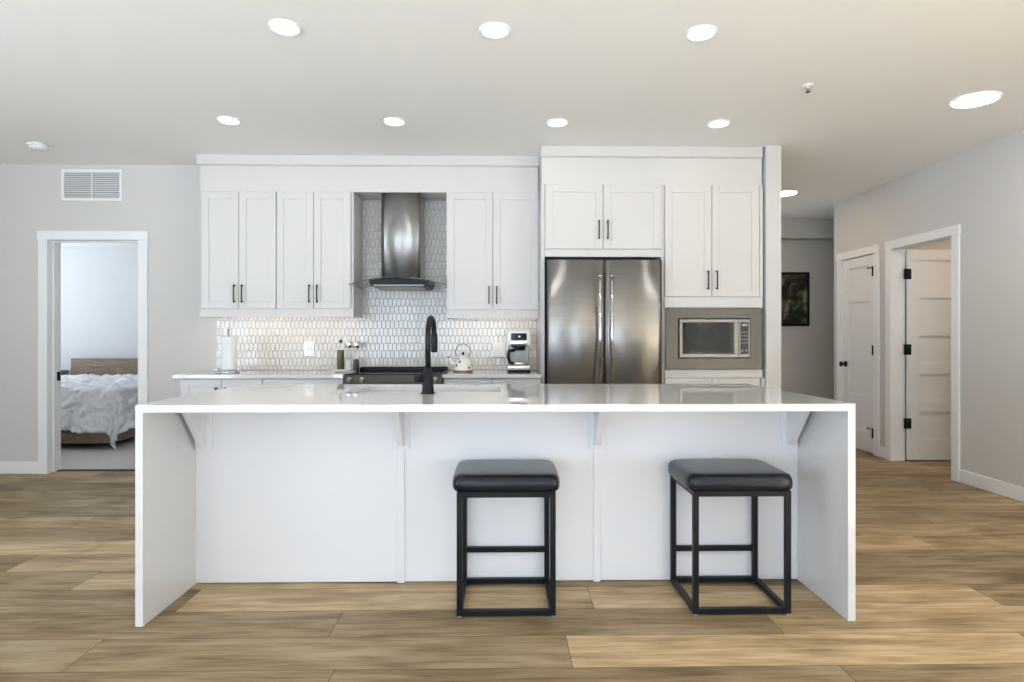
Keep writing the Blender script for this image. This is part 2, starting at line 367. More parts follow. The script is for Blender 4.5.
def casing_y(name, y0, y1, top, x, depth, cw=0.085):
    r = sroot(name, (x, (y0 + y1) / 2, 0))
    mb = MB(); mb.box(x - .004, x + depth + .004, y0 - .012, y0, 0, top, 0.001); mb.box(x - .004, x + depth + .004, y1, y1 + .012, 0, top, 0.001); mb.box(x - .004, x + depth + .004, y0 - .012, y1 + .012, top, top + .012, 0.001)
    mb.obj('jamb', M['trim'], r)
    mb = MB(); mb.box(x - .018, x - .0005, y0 - cw, y0, 0.0, top, 0.002); mb.box(x - .018, x - .0005, y1, y1 + cw, 0.0, top, 0.002); mb.box(x - .021, x - .0005, y0 - cw - .006, y1 + cw + .006, top, top + .08, 0.002)
    mb.obj('casing', M['trim'], r); return r
casing_y('trim_2', D2[0], D2[1], DH, RIGHT, 0.12)
casing_y('trim_3', D1[0], D1[1], DH, RIGHT, 0.12)
def baseb(name, boxes):
    mb = MB()
    for b in boxes: mb.box(*b, 0.002, 0.108, 0.003)
    struct(mb.obj(name, M['trim']))
baseb('baseboard_back', [(LEFT + .014, DL - .082, BACK - .014, BACK - .0005), (DR + .082, -2.51, BACK - .014, BACK - .0005)])
baseb('baseboard_right', [(RIGHT - .014, RIGHT - .0005, FRONT + .001, D2[0] - .087), (RIGHT - .014, RIGHT - .0005, D2[1] + .087, D1[0] - .087), (RIGHT - .014, RIGHT - .0005, D1[1] + .087, 6.97)])
baseb('baseboard_left', [(LEFT + .0005, LEFT + .014, FRONT + .001, BACK - .02)])
baseb('baseboard_partition', [(2.207, 2.22, 4.86, 7.85)])
baseb('baseboard_hall', [(2.23, 5.89, 8.036, 8.049)])
mb = MB(); mb.box(-7.4, -2.76, 8.836, 8.849, .008, .1, .003); struct(mb.obj('baseboard_bedroom', M['trim']))
mb = MB(); mb.box(DL + .001, DR - .001, BACK + .09, BACK + .15, 0.001, 0.009, .003); struct(mb.obj('trim_4', M['darksteel']))

# ------------------------------------------------------------ doors of the hall
def five_panel(mb, w, h, t, plane):
    # slab centred on thickness; local coords u 0..w, z 0..h, faces +-t/2
    st, n = 0.11, 5; rail = 0.10; ph = (h - rail * 2 - .1 - (n - 1) * rail) / n + 0.0
    def B(u0, u1, t0, t1, z0, z1, bev): plane(mb, u0, u1, t0, t1, z0, z1, bev)
    B(0, st, -t / 2, t / 2, 0, h, .0015); B(w - st, w, -t / 2, t / 2, 0, h, .0015)
    z = 0; B(st, w - st, -t / 2, t / 2, 0, rail + .1, .0); z = rail + .1
    for k in range(n):
        B(st, w - st, -t / 2 + .014, t / 2 - .014, z, z + ph, 0)
        g = 0.012
        for (a, b, c, d) in ((st, st + g, z, z + ph), (w - st - g, w - st, z, z + ph), (st + g, w - st - g, z, z + g), (st + g, w - st - g, z + ph - g, z + ph)):
            B(a, b, -t / 2 + .008, t / 2 - .008, c, d, 0)
        z += ph; B(st, w - st, -t / 2, t / 2, z, z + rail, 0); z += rail
# door_1: closed, in the right wall
r = sroot('door_1', (RIGHT + .03, D1[1], 0.012)); y1_ = D1[1] - .003; w1 = D1[1] - D1[0] - .006
mb = MB(); five_panel(mb, w1, DH - .02, .035, lambda m, a, b, c, d, e, f, g: m.box(RIGHT + .0195 + c, RIGHT + .0195 + d, y1_ - b, y1_ - a, e + .012, f + .012, g))
mb.obj('slab', M['doorpaint'], r)
mb = MB(); kz = 0.90; ky = y1_ - .06
mb.cyl((RIGHT + .0015, ky, kz), (RIGHT - .004, ky, kz), .032); mb.box(RIGHT - .004, RIGHT + .0015, ky - .03, ky + .03, kz - .03, kz + .03, .002); mb.cyl((RIGHT - .003, ky, kz), (RIGHT - .04, ky, kz), .012)
mb.cyl((RIGHT - .035, ky, kz), (RIGHT - .046, ky, kz), .014, .028); mb.cyl((RIGHT - .046, ky, kz), (RIGHT - .058, ky, kz), .028); mb.cyl((RIGHT - .058, ky, kz), (RIGHT - .066, ky, kz), .028, .014)
k = mb.obj('door_knob', M['black'], r)
for hz in (0.22, 1.06, 1.86):
    mb = MB(); hy = D1[0] + .006
    mb.cyl((RIGHT - .020, hy, hz - .05), (RIGHT - .020, hy, hz + .05), .009, n=12); mb.box(RIGHT - .020, RIGHT + .0015, hy - .002, hy + .012, hz - .045, hz + .045)
    if hz != 1.06: mb.cyl((RIGHT - .008, hy - .01, hz + .04), (RIGHT - .03, hy + .07, hz + .04), .005, n=10); mb.cyl((RIGHT - .03, hy + .07, hz + .04), (RIGHT - .012, hy + .075, hz + .04), .008, n=10)
    mb.obj('hinge', M['black'], r)
# door_2: open doorway, door swung into the room
hx = RIGHT + .130; r = sroot('door_2', (hx, D2[1] - .03, 0.012)); w2 = .80
mb = MB(); yd = D2[1] - .022
five_panel(mb, w2 - .05, DH - .02, .035, lambda m, a, b, c, d, e, f, g: m.box(hx + a, hx + b, yd + c, yd + d, e + .012, f + .012, g))
mb.obj('slab', M['doorpaint'], r)
for hz in (0.365, 1.075, 1.80):
    mb = MB(); mb.cyl((hx - .008, yd - .024, hz - .05), (hx - .008, yd - .024, hz + .05), .009, n=12)
    mb.box(hx + .001, hx + .028, yd - .0205, yd - .0176, hz - .05, hz + .05, .001); mb.box(hx - .045, hx - .012, yd - .022, yd - .0176, hz - .05, hz + .05, .001)
    mb.obj('hinge', M['black'], r)
mb = MB(); mb.cyl((hx + w2 - .12, yd - .018, .90), (hx + w2 - .12, yd - .026, .90), .03); mb.cyl((hx + w2 - .12, yd - .026, .9), (hx + w2 - .12, yd - .06, .9), .012); mb.sphere((hx + w2 - .12, yd - .07, .9), .026, (1, .7, 1)); mb.obj('door_knob', M['black'], r)

# ------------------------------------------------------------ cabinetry helpers
def shaker(mb, x0, x1, z0, z1, y, st=0.058, t=0.019):
    mb.box(x0 + st - .002, x1 - st + .002, y + .007, y + t, z0 + st - .002, z1 - st + .002)
    mb.box(x0, x0 + st, y, y + t, z0, z1, .0012); mb.box(x1 - st, x1, y, y + t, z0, z1, .0012)
    mb.box(x0 + st, x1 - st, y, y + t, z0, z0 + st, .0012); mb.box(x0 + st, x1 - st, y, y + t, z1 - st, z1, .0012)
def pull(parent, x, y, z, L=0.15, vert=True):
    mb = MB(); b = .0045
    if vert:
        mb.box(x - b, x + b, y - .030, y - .021, z - L / 2, z + L / 2, .0015)
        for s in (-1, 1): mb.box(x - b, x + b, y - .0215, y - .0003, z + s * (L / 2 - .009) - .006, z + s * (L / 2 - .009) + .006, .001)
    else:
        mb.box(x - L / 2, x + L / 2, y - .030, y - .021, z - b, z + b, .0015)
        for s in (-1, 1): mb.box(x + s * (L / 2 - .009) - .006, x + s * (L / 2 - .009) + .006, y - .0215, y - .0003, z - b, z + b, .001)
    mb.obj('handle', M['black'], parent)
G = 0.0024
def door(parent, x0, x1, z0, z1, y, hx=None, hz=None):
    mb = MB(); shaker(mb, x0 + G, x1 - G, z0 + G, z1 - G, y); d = mb.obj('door', M['cabinet'], parent)
    if hx is not None: pull(d, hx, y, hz)
    return d
def drawer(parent, x0, x1, z0, z1, y, flat=False):
    mb = MB()
    if flat: mb.box(x0 + G, x1 - G, y, y + .019, z0 + G, z1 - G, .0012)
    else: shaker(mb, x0 + G, x1 - G, z0 + G, z1 - G, y, .045)
    d = mb.obj('drawer', M['cabinet'], parent); pull(d, (x0 + x1) / 2, y, (z0 + z1) / 2, .15, False); return d

YU = 5.157                                       # face of the upper doors
def upper(x0, x1, z0, label, wide_l=0, wide_r=0):
    t = thing('upper_cabinet', label, 'cabinet', ((x0 + x1) / 2, 5.33, z0), 'white upper cabinets over the counter')
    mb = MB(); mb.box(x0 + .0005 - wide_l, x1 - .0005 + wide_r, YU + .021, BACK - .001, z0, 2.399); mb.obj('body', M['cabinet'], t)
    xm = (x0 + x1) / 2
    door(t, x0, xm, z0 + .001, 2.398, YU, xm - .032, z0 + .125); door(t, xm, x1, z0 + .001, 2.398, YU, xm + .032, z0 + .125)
    return t
upper(-2.474, -1.862, 1.428, 'white two-door upper cabinet at the far left, above the paper towel roll', .018)
upper(-1.860, -1.247, 1.428, 'white two-door upper cabinet just left of the range hood', 0, .02)
upper(-.453, .312, 1.418, 'white two-door upper cabinet between range hood and refrigerator, above the kettle', .006, .003)
def valance(x0, x1, zt, label):
    t = thing('light_valance', label, 'valance', ((x0 + x1) / 2, 5.3, zt - .07), 'valances under the upper cabinets')
    mb = MB(); mb.box(x0, x1, 5.172, 5.19, zt - .066, zt - .0008, .001); mb.box(x0, x0 + .018, 5.19, BACK - .02, zt - .066, zt - .0008, .001); mb.box(x1 - .018, x1, 5.19, BACK - .02, zt - .066, zt - .0008, .001); mb.obj('board', M['cabinet'], t)
    mb = MB(); mb.box(x0 + .06, x1 - .06, 5.205, 5.225, zt - .014, zt - .002, .001); mb.obj('light_strip', M['led'], t)
valance(-2.492, -1.228, 1.428, 'white board with a warm light strip under the left pair of upper cabinets')
valance(-.459, .312, 1.418, 'white board with a warm light strip under the upper cabinet above the kettle')

# frieze board and crown above the doors
def frieze(name, x0, x1, y, label, ret_left):
    t = thing(name, label, 'moulding', ((x0 + x1) / 2, y, 2.4), 'white friezes over the cabinets')
    mb = MB(); mb.box(x0, x1, y, BACK - .002, 2.4003, 2.62, .001); mb.obj('frieze_board', M['cabinet'], t)
    mb = MB(); mb.box(x0 - ret_left, x1, y - .02, BACK - .002, 2.6203, CEIL - .001, .002); mb.box(x0 - ret_left * .55, x1, y - .010, BACK - .003, 2.612, 2.6202, .002); mb.obj('crown', M['cabinet'], t)
frieze('cabinet_frieze', -2.495, .310, 5.177, 'white frieze and crown board over the upper cabinets and hood', .022)
frieze('cabinet_frieze', .319, 2.072, 4.895, 'white frieze and crown board over the refrigerator and microwave cabinets', .008)

# ------------------------------------------------------------ backsplash of elongated hexagon tiles
def backsplash():
    mb = MB(); x0, x1 = -2.497, .313
    mb.mi = 1
    mb.box(x0, x1, BACK - .006, BACK - .0008, .904, 1.366); mb.box(-1.226, -.461, BACK - .006, BACK - .0008, 1.366, 2.399)
    mb.mi = 0
    W, Hh, tip = 0.0355, 0.072, 0.009; px, pz = W + .0025, Hh - tip + .0025
    rng = random.Random(5); row = 0; z = .912; yb, yf = BACK - .006, BACK - .0095
    def clip(poly, a, b, axis):
        out = []
        for i in range(len(poly)):
            p, q = poly[i], poly[(i + 1) % len(poly)]
            def inside(v): return v[axis] >= a if b is None else v[axis] <= b
            lim = a if b is None else b
            if inside(p): out.append(p)
            if inside(p) != inside(q):
                t = (lim - p[axis]) / (q[axis] - p[axis]); out.append((p[0] + t * (q[0] - p[0]), p[1] + t * (q[1] - p[1])))
        return out
    while z - Hh / 2 < 2.4:
        lo, hi = (x0, x1) if z < 1.40 else (-1.226, -.461)
        x = x0 - 0.02 + (px / 2 if row % 2 else 0)
        while x < x1 + px:
            poly = [(x - W / 2, z - Hh / 2 + tip), (x, z - Hh / 2), (x + W / 2, z - Hh / 2 + tip), (x + W / 2, z + Hh / 2 - tip), (x, z + Hh / 2), (x - W / 2, z + Hh / 2 - tip)]
            for (a, b, ax) in ((lo + .001, None, 0), (None, hi - .001, 0), (.907, None, 1), (None, 2.398, 1)):
                if poly: poly = clip(poly, a, b, ax)
            if len(poly) >= 3 and max(p[0] for p in poly) - min(p[0] for p in poly) > .004 and max(p[1] for p in poly) - min(p[1] for p in poly) > .004:
                cx = sum(p[0] for p in poly) / len(poly); cz = sum(p[1] for p in poly) / len(poly)
                ta, tb = rng.gauss(0, .012), rng.gauss(0, .012)
                A = [mb.b.verts.new((p[0], yb - .0002, p[1])) for p in poly]
                B = [mb.b.verts.new((cx + (p[0] - cx) * .90, yf - .002 + ta * (p[0] - cx) + tb * (p[1] - cz), cz + (p[1] - cz) * .95)) for p in poly]
                k = len(poly); fs = [mb.b.faces.new(B)]
                for i in range(k): fs.append(mb.b.faces.new((A[i], A[(i + 1) % k], B[(i + 1) % k], B[i])))
                mb._mark(fs)
            x += px
        z += pz; row += 1
    o = mb.obj('backsplash', [M['tile'], M['grout']]); tag(o, 'glossy off-white elongated hexagon tile backsplash behind the counter and hood', 'backsplash')
backsplash()

# ------------------------------------------------------------ base cabinets and counters
YB = 4.868
def base(x0, x1, label, kind):
    t = thing('base_cabinet', label, 'cabinet', ((x0 + x1) / 2, 5.2, 0), 'white base cabinets along the back wall')
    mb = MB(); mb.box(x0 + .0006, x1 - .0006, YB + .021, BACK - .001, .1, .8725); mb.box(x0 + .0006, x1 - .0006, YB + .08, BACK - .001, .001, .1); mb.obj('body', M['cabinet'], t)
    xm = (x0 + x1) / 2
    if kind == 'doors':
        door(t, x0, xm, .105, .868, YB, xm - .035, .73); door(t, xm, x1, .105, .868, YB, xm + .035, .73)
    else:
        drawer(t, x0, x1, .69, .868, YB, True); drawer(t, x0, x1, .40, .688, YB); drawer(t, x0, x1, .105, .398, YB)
base(-2.495, -1.866, 'white two-door base cabinet at the far left end, below the paper towel roll', 'doors')
base(-1.864, -1.236, 'white drawer base cabinet immediately left of the range', 'drawers')
base(-.455, -.073, 'narrow white drawer base cabinet immediately right of the range, below the kettle', 'drawers')
base(-.071, .312, 'narrow white drawer base cabinet beside the refrigerator, below the coffee maker', 'drawers')
for (a, b, lab) in ((-2.545, -1.232, 'pale quartz counter left of the range, holding the paper towel and oil bottle'), (-.459, .313, 'pale quartz counter right of the range, holding kettle and coffee maker')):
    mb = MB(); mb.box(a, b, 4.845, BACK - .0125, .8735, .9035, .002); tag(mb.obj('countertop', M['quartz']), lab, 'countertop', 'back wall counters')

# tall section: panels, cabinet over fridge, microwave cabinet
YT = 4.875
def panel(x0, x1, y0, label):
    mb = MB(); mb.box(x0, x1, y0, BACK - .001, .001, 2.399, .001); tag(mb.obj('tall_side_panel', M['cabinet']), label, 'panel', 'tall white side panels')
panel(.316, .342, 4.893, 'tall white side panel at the left of the refrigerator')
panel(1.266, 1.288, 4.893, 'tall white side panel between refrigerator and microwave cabinet')
t = thing('over_fridge_cabinet', 'short wide white two-door cabinet directly above the refrigerator', 'cabinet', (.8, 5.2, 1.83))
mb = MB(); mb.box(.343, 1.265, YT + .021, BACK - .001, 1.83, 2.399); mb.obj('body', M['cabinet'], t)
mb = MB(); mb.box(.343, 1.265, YT + .002, YT + .0205, 1.828, 1.886, .001); mb.obj('rail', M['cabinet'], t)
door(t, .345, .802, 1.888, 2.398, YT, .802 - .035, 2.04); door(t, .802, 1.264, 1.888, 2.398, YT, .802 + .035, 2.04)
t = thing('microwave_cabinet', 'tall white cabinet at the right end holding the built-in microwave', 'cabinet', (1.68, 5.2, 0))
mb = MB(); mb.box(1.289, 1.31, YT + .021, BACK - .001, .001, 2.399); mb.box(2.04, 2.07, YT + .021, BACK - .001, .001, 2.399); mb.box(1.31, 2.04, YT + .021, BACK - .001, 1.43, 2.399)
mb.box(1.31, 2.04, YT + .021, BACK - .001, .1, .93); mb.box(1.31, 2.04, YT + .08, BACK - .001, .001, .1); mb.box(1.31, 2.04, 5.44, BACK - .001, .93, 1.43); mb.obj('body', M['cabinet'], t)
mb = MB(); mb.box(1.289, 2.07, YT + .002, YT + .0205, 1.428, 1.511, .001); mb.obj('rail', M['cabinet'], t)
mb = MB(); mb.box(1.289, 2.07, YT + .002, YT + .0205, .873, .938, .001); mb.obj('rail', M['cabinet'], t)
mb = MB(); mb.box(2.046, 2.072, YT + .002, YT + .0205, 1.512, 2.399, .001); mb.obj('filler', M['cabinet'], t)
mb = MB(); mb.box(2.060, 2.087, YT + .0, YT + .020, .001, .872, .001);  mb.obj('filler', M['cabinet'], t)
door(t, 1.290, 1.665, 1.513, 2.398, YT, 1.665 - .035, 1.645); door(t, 1.665, 2.044, 1.513, 2.398, YT, 1.665 + .035, 1.645)
door(t, 1.290, 1.665, .105, .871, YT, 1.665 - .035, .70); door(t, 1.665, 2.044, .105, .871, YT, 1.665 + .035, .70)

# ------------------------------------------------------------ microwave
t = thing('microwave', 'built-in stainless microwave with wide trim frame in the right cabinet', 'microwave', (1.67, 4.9, .94))
a, b, c, d = 1.296, 2.054, .942, 1.424; ia, ib, ic, id_ = 1.392, 1.966, 1.026, 1.344; ym = 4.862
mb = MB()
for q in ((a, b, id_, d), (a, b, c, ic), (a, ia, ic, id_), (ib, b, ic, id_)): mb.box(q[0], q[1], ym, ym + .015, q[2], q[3], .0)
mb.obj('trim_frame', M['darksteel'], t)
mb = MB(); mb.box(ia + .006, ib - .006, ym + .02, 5.40, ic + .006, id_ - .006); mb.obj('body', M['black'], t)
mb = MB(); dx = 1.868
for q in ((ia + .008, dx, id_ - .034, id_ - .008), (ia + .008, dx, ic + .008, ic + .038), (ia + .008, ia + .034, ic + .038, id_ - .034), (dx - .036, dx, ic + .038, id_ - .034)): mb.box(q[0], q[1], ym - .012, ym + .019, q[2], q[3], .002)
dr = mb.obj('door', M['midsteel'], t)
mb = MB(); mb.box(ia + .034, dx - .036, ym - .008, ym + .019, ic + .038, id_ - .034); mb.obj('window', M['blackglass'], dr)
mb = MB(); mb.box(ia + .058, dx - .06, ym - .0086, ym - .0081, ic + .06, id_ - .056); mb.obj('inner_window', mat('microwave_mesh', (.012, .012, .012), .12, spec=.25), dr)
mb = MB()
for q in ((dx + .002, ib - .008, ic + .008, id_ - .008),): mb.box(q[0], q[1], ym - .012, ym + .019, q[2], q[3], .002)
cp = mb.obj('control_panel', M['midsteel'], t)
mb = MB(); mb.box(dx + .014, ib - .020, ym - .014, ym - .0121, ic + .036, id_ - .032, .0005); mb.mi = 1; mb.box(dx + .026, ib - .030, ym - .0152, ym - .0141, id_ - .062, id_ - .046)
for i in range(4):
    for j in range(3): mb.box(dx + .022 + j * .018, dx + .030 + j * .018, ym - .0150, ym - .0141, ic + .120 + i * .028, ic + .127 + i * .028)
mb.cyl((dx + .028, ym - .0141, ic + .062), (dx + .028, ym - .0152, ic + .062), .006, n=16); mb.cyl((dx + .06, ym - .0141, ic + .062), (dx + .06, ym - .0152, ic + .062), .006, n=16)
mb.obj('keypad', [M['blackglass'], M['grey']], cp)

# ------------------------------------------------------------ refrigerator
t = thing('refrigerator', 'stainless steel french-door refrigerator with two long vertical bar handles', 'refrigerator', (.80, 5.1, 0))
fx0, fx1, fm, fy = .357, 1.252, .8045, 4.80
mb = MB(); mb.box(fx0 - .006, fx1 + .004, fy + .062, 5.44, .03, 1.80); mb.box(fx0 + .02, fx1 - .02, fy + .08, 5.4, .001, .03); mb.obj('body', M['black'], t)
for (a, b, hx_) in ((fx0, fm - .003, fm - .046), (fm + .003, fx1, fm + .046)):
    mb = MB(); n_ = 14                        # gently bowed door
    bow = .010
    def fy_at(x): u = (x - a) / (b - a) * 2 - 1; return fy + bow * u * u
    prof = [(a, fy + .055)] + [(a + (b - a) * i / n_, fy_at(a + (b - a) * i / n_)) for i in range(n_ + 1)] + [(b, fy + .055)]
    mb.prism(prof, 'z', .63, 1.795)
    for f in mb.b.faces:
        if len(f.verts) == 4: f.smooth = abs(f.calc_center_median().y - fy) < .03
    dd = mb.obj('door', M['steel'], t)
    mb = MB(); mb.cyl((hx_, fy - .052, .775), (hx_, fy - .052, 1.66), .0125, n=20)
    for z in (.80, 1.635): mb.cyl((hx_, fy - .052, z), (hx_, fy + .006, z), .010, n=16)
    for z in (.770, 1.66): mb.cyl((hx_, fy - .052, z - .004), (hx_, fy - .052, z + .010), .0150, n=20)
    mb.obj('handle', M['chrome'], dd)
mb = MB(); mb.box(fx0, fx1, fy + .004, fy + .055, .10, .622, .004); dd = mb.obj('freezer_drawer', M['steel'], t)
mb = MB(); mb.cyl((fx0 + .1, fy - .045, .56), (fx1 - .1, fy - .045, .56), .0125, n=20); [mb.cyl((x, fy - .045, .56), (x, fy + .005, .56), .010, n=16) for x in (fx0 + .14, fx1 - .14)]; mb.obj('handle', M['chrome'], dd)

# ------------------------------------------------------------ range
t = thing('kitchen_range', 'stainless slide-in electric range with black cooktop below the hood', 'stove', (-.847, 5.1, 0))
rx0, rx1 = -1.229, -.463
mb = MB(); mb.box(rx0 + .004, rx1 - .004, 4.875, 5.47, .03, .895); [mb.box(x, x + .05, 4.93, 5.4, .001, .03) for x in (rx0 + .03, rx1 - .08)]; mb.obj('body', M['darksteel'], t)
mb = MB(); mb.prism([(4.822, .832), (4.822, .845), (4.845, .900), (4.874, .900), (4.874, .832)], 'x', rx0, rx1); cp = mb.obj('control_panel', M['darksteel'], t)
for x in (-1.177, -1.080, -.613, -.515):
    mb = MB(); yc = 4.830; mb.cyl((x, yc + .006, .868), (x, yc - .010, .862), .021, n=20); mb.cyl((x, yc - .009, .862), (x, yc - .032, .856), .017, .015, n=20); mb.box(x - .003, x + .003, yc - .036, yc - .028, .842, .872, .001); mb.obj('knob', M['chrome'], cp)
mb = MB(); mb.box(rx0 + .004, rx1 - .004, 4.86, 5.40, .9005, .9085, .003); mb.obj('cooktop', M['blackglass'], t)
mb = MB(); mb.box(rx0 + .006, rx1 - .006, 5.375, 5.474, .9005, .936, .010, 3); mb.obj('rear_trim', M['black'], t)
mb = MB(); mb.box(rx0 + .004, rx1 - .004, 4.842, 4.8745, .20, .826, .004); dd = mb.obj('oven_door', M['steel'], t)
mb = MB(); mb.box(rx0 + .12, rx1 - .12, 4.839, 4.8415, .34, .66, .0); mb.obj('window', M['blackglass'], dd)
mb = MB(); mb.cyl((rx0 + .06, 4.79, .765), (rx1 - .06, 4.79, .765), .012, n=18); [mb.cyl((x, 4.79, .765), (x, 4.842, .765), .009, n=12) for x in (rx0 + .1, rx1 - .1)]; mb.obj('handle', M['chrome'], dd)
mb = MB(); mb.box(rx0 + .004, rx1 - .004, 4.846, 4.8745, .04, .194, .004); mb.obj('drawer', M['steel'], t)

# ------------------------------------------------------------ range hood
t = thing('range_hood', 'stainless chimney range hood with curved glass canopy over the range', 'range hood', (-.84, 5.3, 1.6))
mb = MB(); cx0, cx1 = -1.003, -.677
n_ = 10; prof = [(cx0, BACK - .016)] + [(cx0 + (cx1 - cx0) * i / n_, 5.185 + .018 * ((2 * i / n_ - 1) ** 2)) for i in range(n_ + 1)] + [(cx1, BACK - .016)]
mb.prism(prof, 'z', 1.668, 2.398)
for f in mb.b.faces:
    if len(f.verts) == 4: f.smooth = f.calc_center_median().y < 5.22
mb.obj('chimney', M['steel'], t)
mb = MB(); P_ = [(-1.072, 1.667), (-1.045, 1.606), (-.610, 1.606), (-.583, 1.667)]
top = [( -1.072 + (.489) * i / 12, 1.650 + .020 * (1 - (2 * i / 12 - 1) ** 2)) for i in range(13)]
mb.prism([(-1.048, 1.607), (-.607, 1.607)] + top[::-1], 'y', 5.02, BACK - .016); mb.obj('canopy', M['black'], t)
mb = MB(); mb.box(-1.03, -.625, 5.012, 5.0195, 1.608, 1.618, .001); mb.obj('button_strip', M['midsteel'], t)
mb = MB(); mb.box(-1.02, -.635, 5.04, 5.44, 1.600, 1.6065, .001); mb.obj('filter', M['darksteel'], t)
mb = MB(); L_, N_ = .79, 24; gx0, gx1 = -1.2235, -.4625
def gz(x): u = (x - (gx0 + gx1) / 2) / ((gx1 - gx0) / 2); return 1.6745 - .062 * u * u
up_ = [(gx0 + (gx1 - gx0) * i / N_, gz(gx0 + (gx1 - gx0) * i / N_) + .006) for i in range(N_ + 1)]; dn_ = [(x, z - .0058) for x, z in up_]
for (yA, yB) in ((4.985, 5.183),):
    mb.prism(up_ + dn_[::-1], 'y', yA, yB)
cutL = [(x, z) for x, z in up_ if x <= cx0 + .001]; cutR = [(x, z) for x, z in up_ if x >= cx1 - .001]
for cc in (cutL, cutR):
    mb.prism(cc + [(x, z - .0058) for x, z in cc][::-1], 'y', 5.1832, BACK - .03)
mb.obj('glass_canopy', M['smokeglass'], t)

# ------------------------------------------------------------ island
IX0, IX1, IY0, IY1, IZ = -1.510, 1.490, 2.584, 3.706, .915
t = thing('island_countertop', 'white quartz waterfall countertop of the kitchen island', 'countertop', (0, 3.1, 0))
TH = .031; SX0, SX1, SY0, SY1 = -.76, .00, 3.17, 3.60
mb = MB()
mb.box(IX0, SX0, IY0, IY1, IZ - TH, IZ); mb.box(SX1, IX1, IY0, IY1, IZ - TH, IZ); mb.box(SX0, SX1, IY0, SY0, IZ - TH, IZ); mb.box(SX0, SX1, SY1, IY1, IZ - TH, IZ)
bmesh.ops.remove_doubles(mb.b, verts=mb.b.verts[:], dist=.0001)
mb.obj('worktop', M['quartz'], t)
for x in (IX0, IX1 - TH):
    mb = MB(); mb.box(x, x + TH, IY0, IY1, .001, IZ - TH - .0003); mb.obj('side_panel', M['quartz'], t)
t = thing('island_cabinet', 'white panelled island base with battens and triangular support brackets', 'kitchen island', (0, 3.35, 0))
bx0, bx1, by0, by1 = IX0 + TH + .001, IX1 - TH - .001, 3.027, 3.66
mb = MB(); zt = IZ - TH - .0008
mb.box(bx0, bx1, by0, SY0 - .02, .006, zt); mb.box(bx0, SX0 - .02, SY0 - .02, by1, .006, zt); mb.box(SX1 + .02, bx1, SY0 - .02, by1, .006, zt); mb.box(SX0 - .02, SX1 + .02, SY1 + .02, by1, .006, zt); mb.box(SX0 - .02, SX1 + .02, SY0 - .02, SY1 + .02, .006, .6)
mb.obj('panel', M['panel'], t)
for x in (-.487, .467):
    mb = MB(); mb.box(x - .017, x + .017, by0 - .007, by0 - .0003, .001, .6497, .001); mb.obj('batten', M['panel'], t)
for x in (-1.438, -.487, .467, 1.414):
    mb = MB(); mb.box(x - .040, x + .040, by0 - .012, by0 - .0003, .650, zt, .0015)
    mb.prism([(by0 - .0121, .668), (by0 - .0121, zt), (by0 - .20, zt), (by0 - .20, zt - .012), (by0 - .030, .668)], 'x', x - .016, x + .016); mb.obj('bracket', M['panel'], t)
for i in range(4):                              # kitchen side doors
    w_ = (bx1 - bx0) / 4; a = bx0 + i * w_
    mb = MB(); shaker(mb, a + .002, a + w_ - .002, .11, .86, 0); bmesh.ops.rotate(mb.b, cent=((a + a + w_) / 2, 0, 0), matrix=Matrix.Rotation(PI, 3, 'Z'), verts=mb.b.verts[:]); bmesh.ops.translate(mb.b, vec=(0, by1 + .0195, 0), verts=mb.b.verts[:]); mb.obj('door', M['panel'], t)
# sink
t = thing('kitchen_sink', 'pale undermount sink set in the island behind the black faucet', 'sink', (-.38, 3.385, .65))
mb = MB(); x0, x1, y0, y1 = SX0 - .002, SX1 + .002, SY0 - .002, SY1 + .002; zb, zt2 = .66, IZ - TH - .0012; q = .003
mb.box(x0, x1, y0, y1, zb, zb + q); mb.box(x0, x0 + q, y0, y1, zb + q, zt2); mb.box(x1 - q, x1, y0, y1, zb + q, zt2); mb.box(x0 + q, x1 - q, y0, y0 + q, zb + q, zt2); mb.box(x0 + q, x1 - q, y1 - q, y1, zb + q, zt2)
mb.obj('basin', M['sink'], t)
mb = MB(); mb.cyl((-.38, 3.385, zb + q + .0003), (-.38, 3.385, zb + q + .004), .045); mb.obj('drain', M['chrome'], t)
# faucet
t = thing('kitchen_faucet', 'tall matte black gooseneck pull-down faucet on the island', 'faucet', (-.364, 3.085, IZ))
fx, fyy = -.364, 3.085
mb = MB(); mb.lathe((fx, fyy, IZ), [(.034, 0), (.034, .005), (.030, .010), (.0275, .05), (.025, .11), (.0165, .118), (.0155, .13)], 28); mb.obj('base', M['black'], t)
mb = MB(); pts = [(fx, fyy, IZ + .125), (fx - .001, fyy, IZ + .24)]; R_ = .085; dxn = .075
zc = IZ + .292
for i in range(15):
    a = PI - i * PI / 14
    yy = R_ + R_ * math.cos(a); zz = R_ * math.sin(a) * 1.02
    pts.append((fx + yy * dxn * .95, fyy + yy, zc + zz))
pts.append((fx + 2 * R_ * dxn * .95, fyy + 2 * R_, zc + .01))
mb.tube(pts, .0135, 18); mb.obj('neck', M['black'], t)
ex, ey = fx + 2 * R_ * dxn * .95, fyy + 2 * R_
mb = MB(); mb.lathe((ex, ey, zc - .092), [(.012, 0), (.0165, .004), (.0185, .03), (.0165, .095), (.0155, .10)], 24); mb.obj('spray_head', M['black'], t)
mb = MB(); mb.cyl((fx - .024, fyy, IZ + .075), (fx - .066, fyy, IZ + .075), .018, n=24); mb.cyl((fx - .058, fyy, IZ + .085), (fx - .066, fyy - .02, IZ + .155), .0045, .0035, n=12) if False else mb.cyl((fx - .052, fyy - .012, IZ + .075), (fx - .052, fyy - .09, IZ + .088), .006, .005, n=12); mb.obj('lever', M['black'], t)

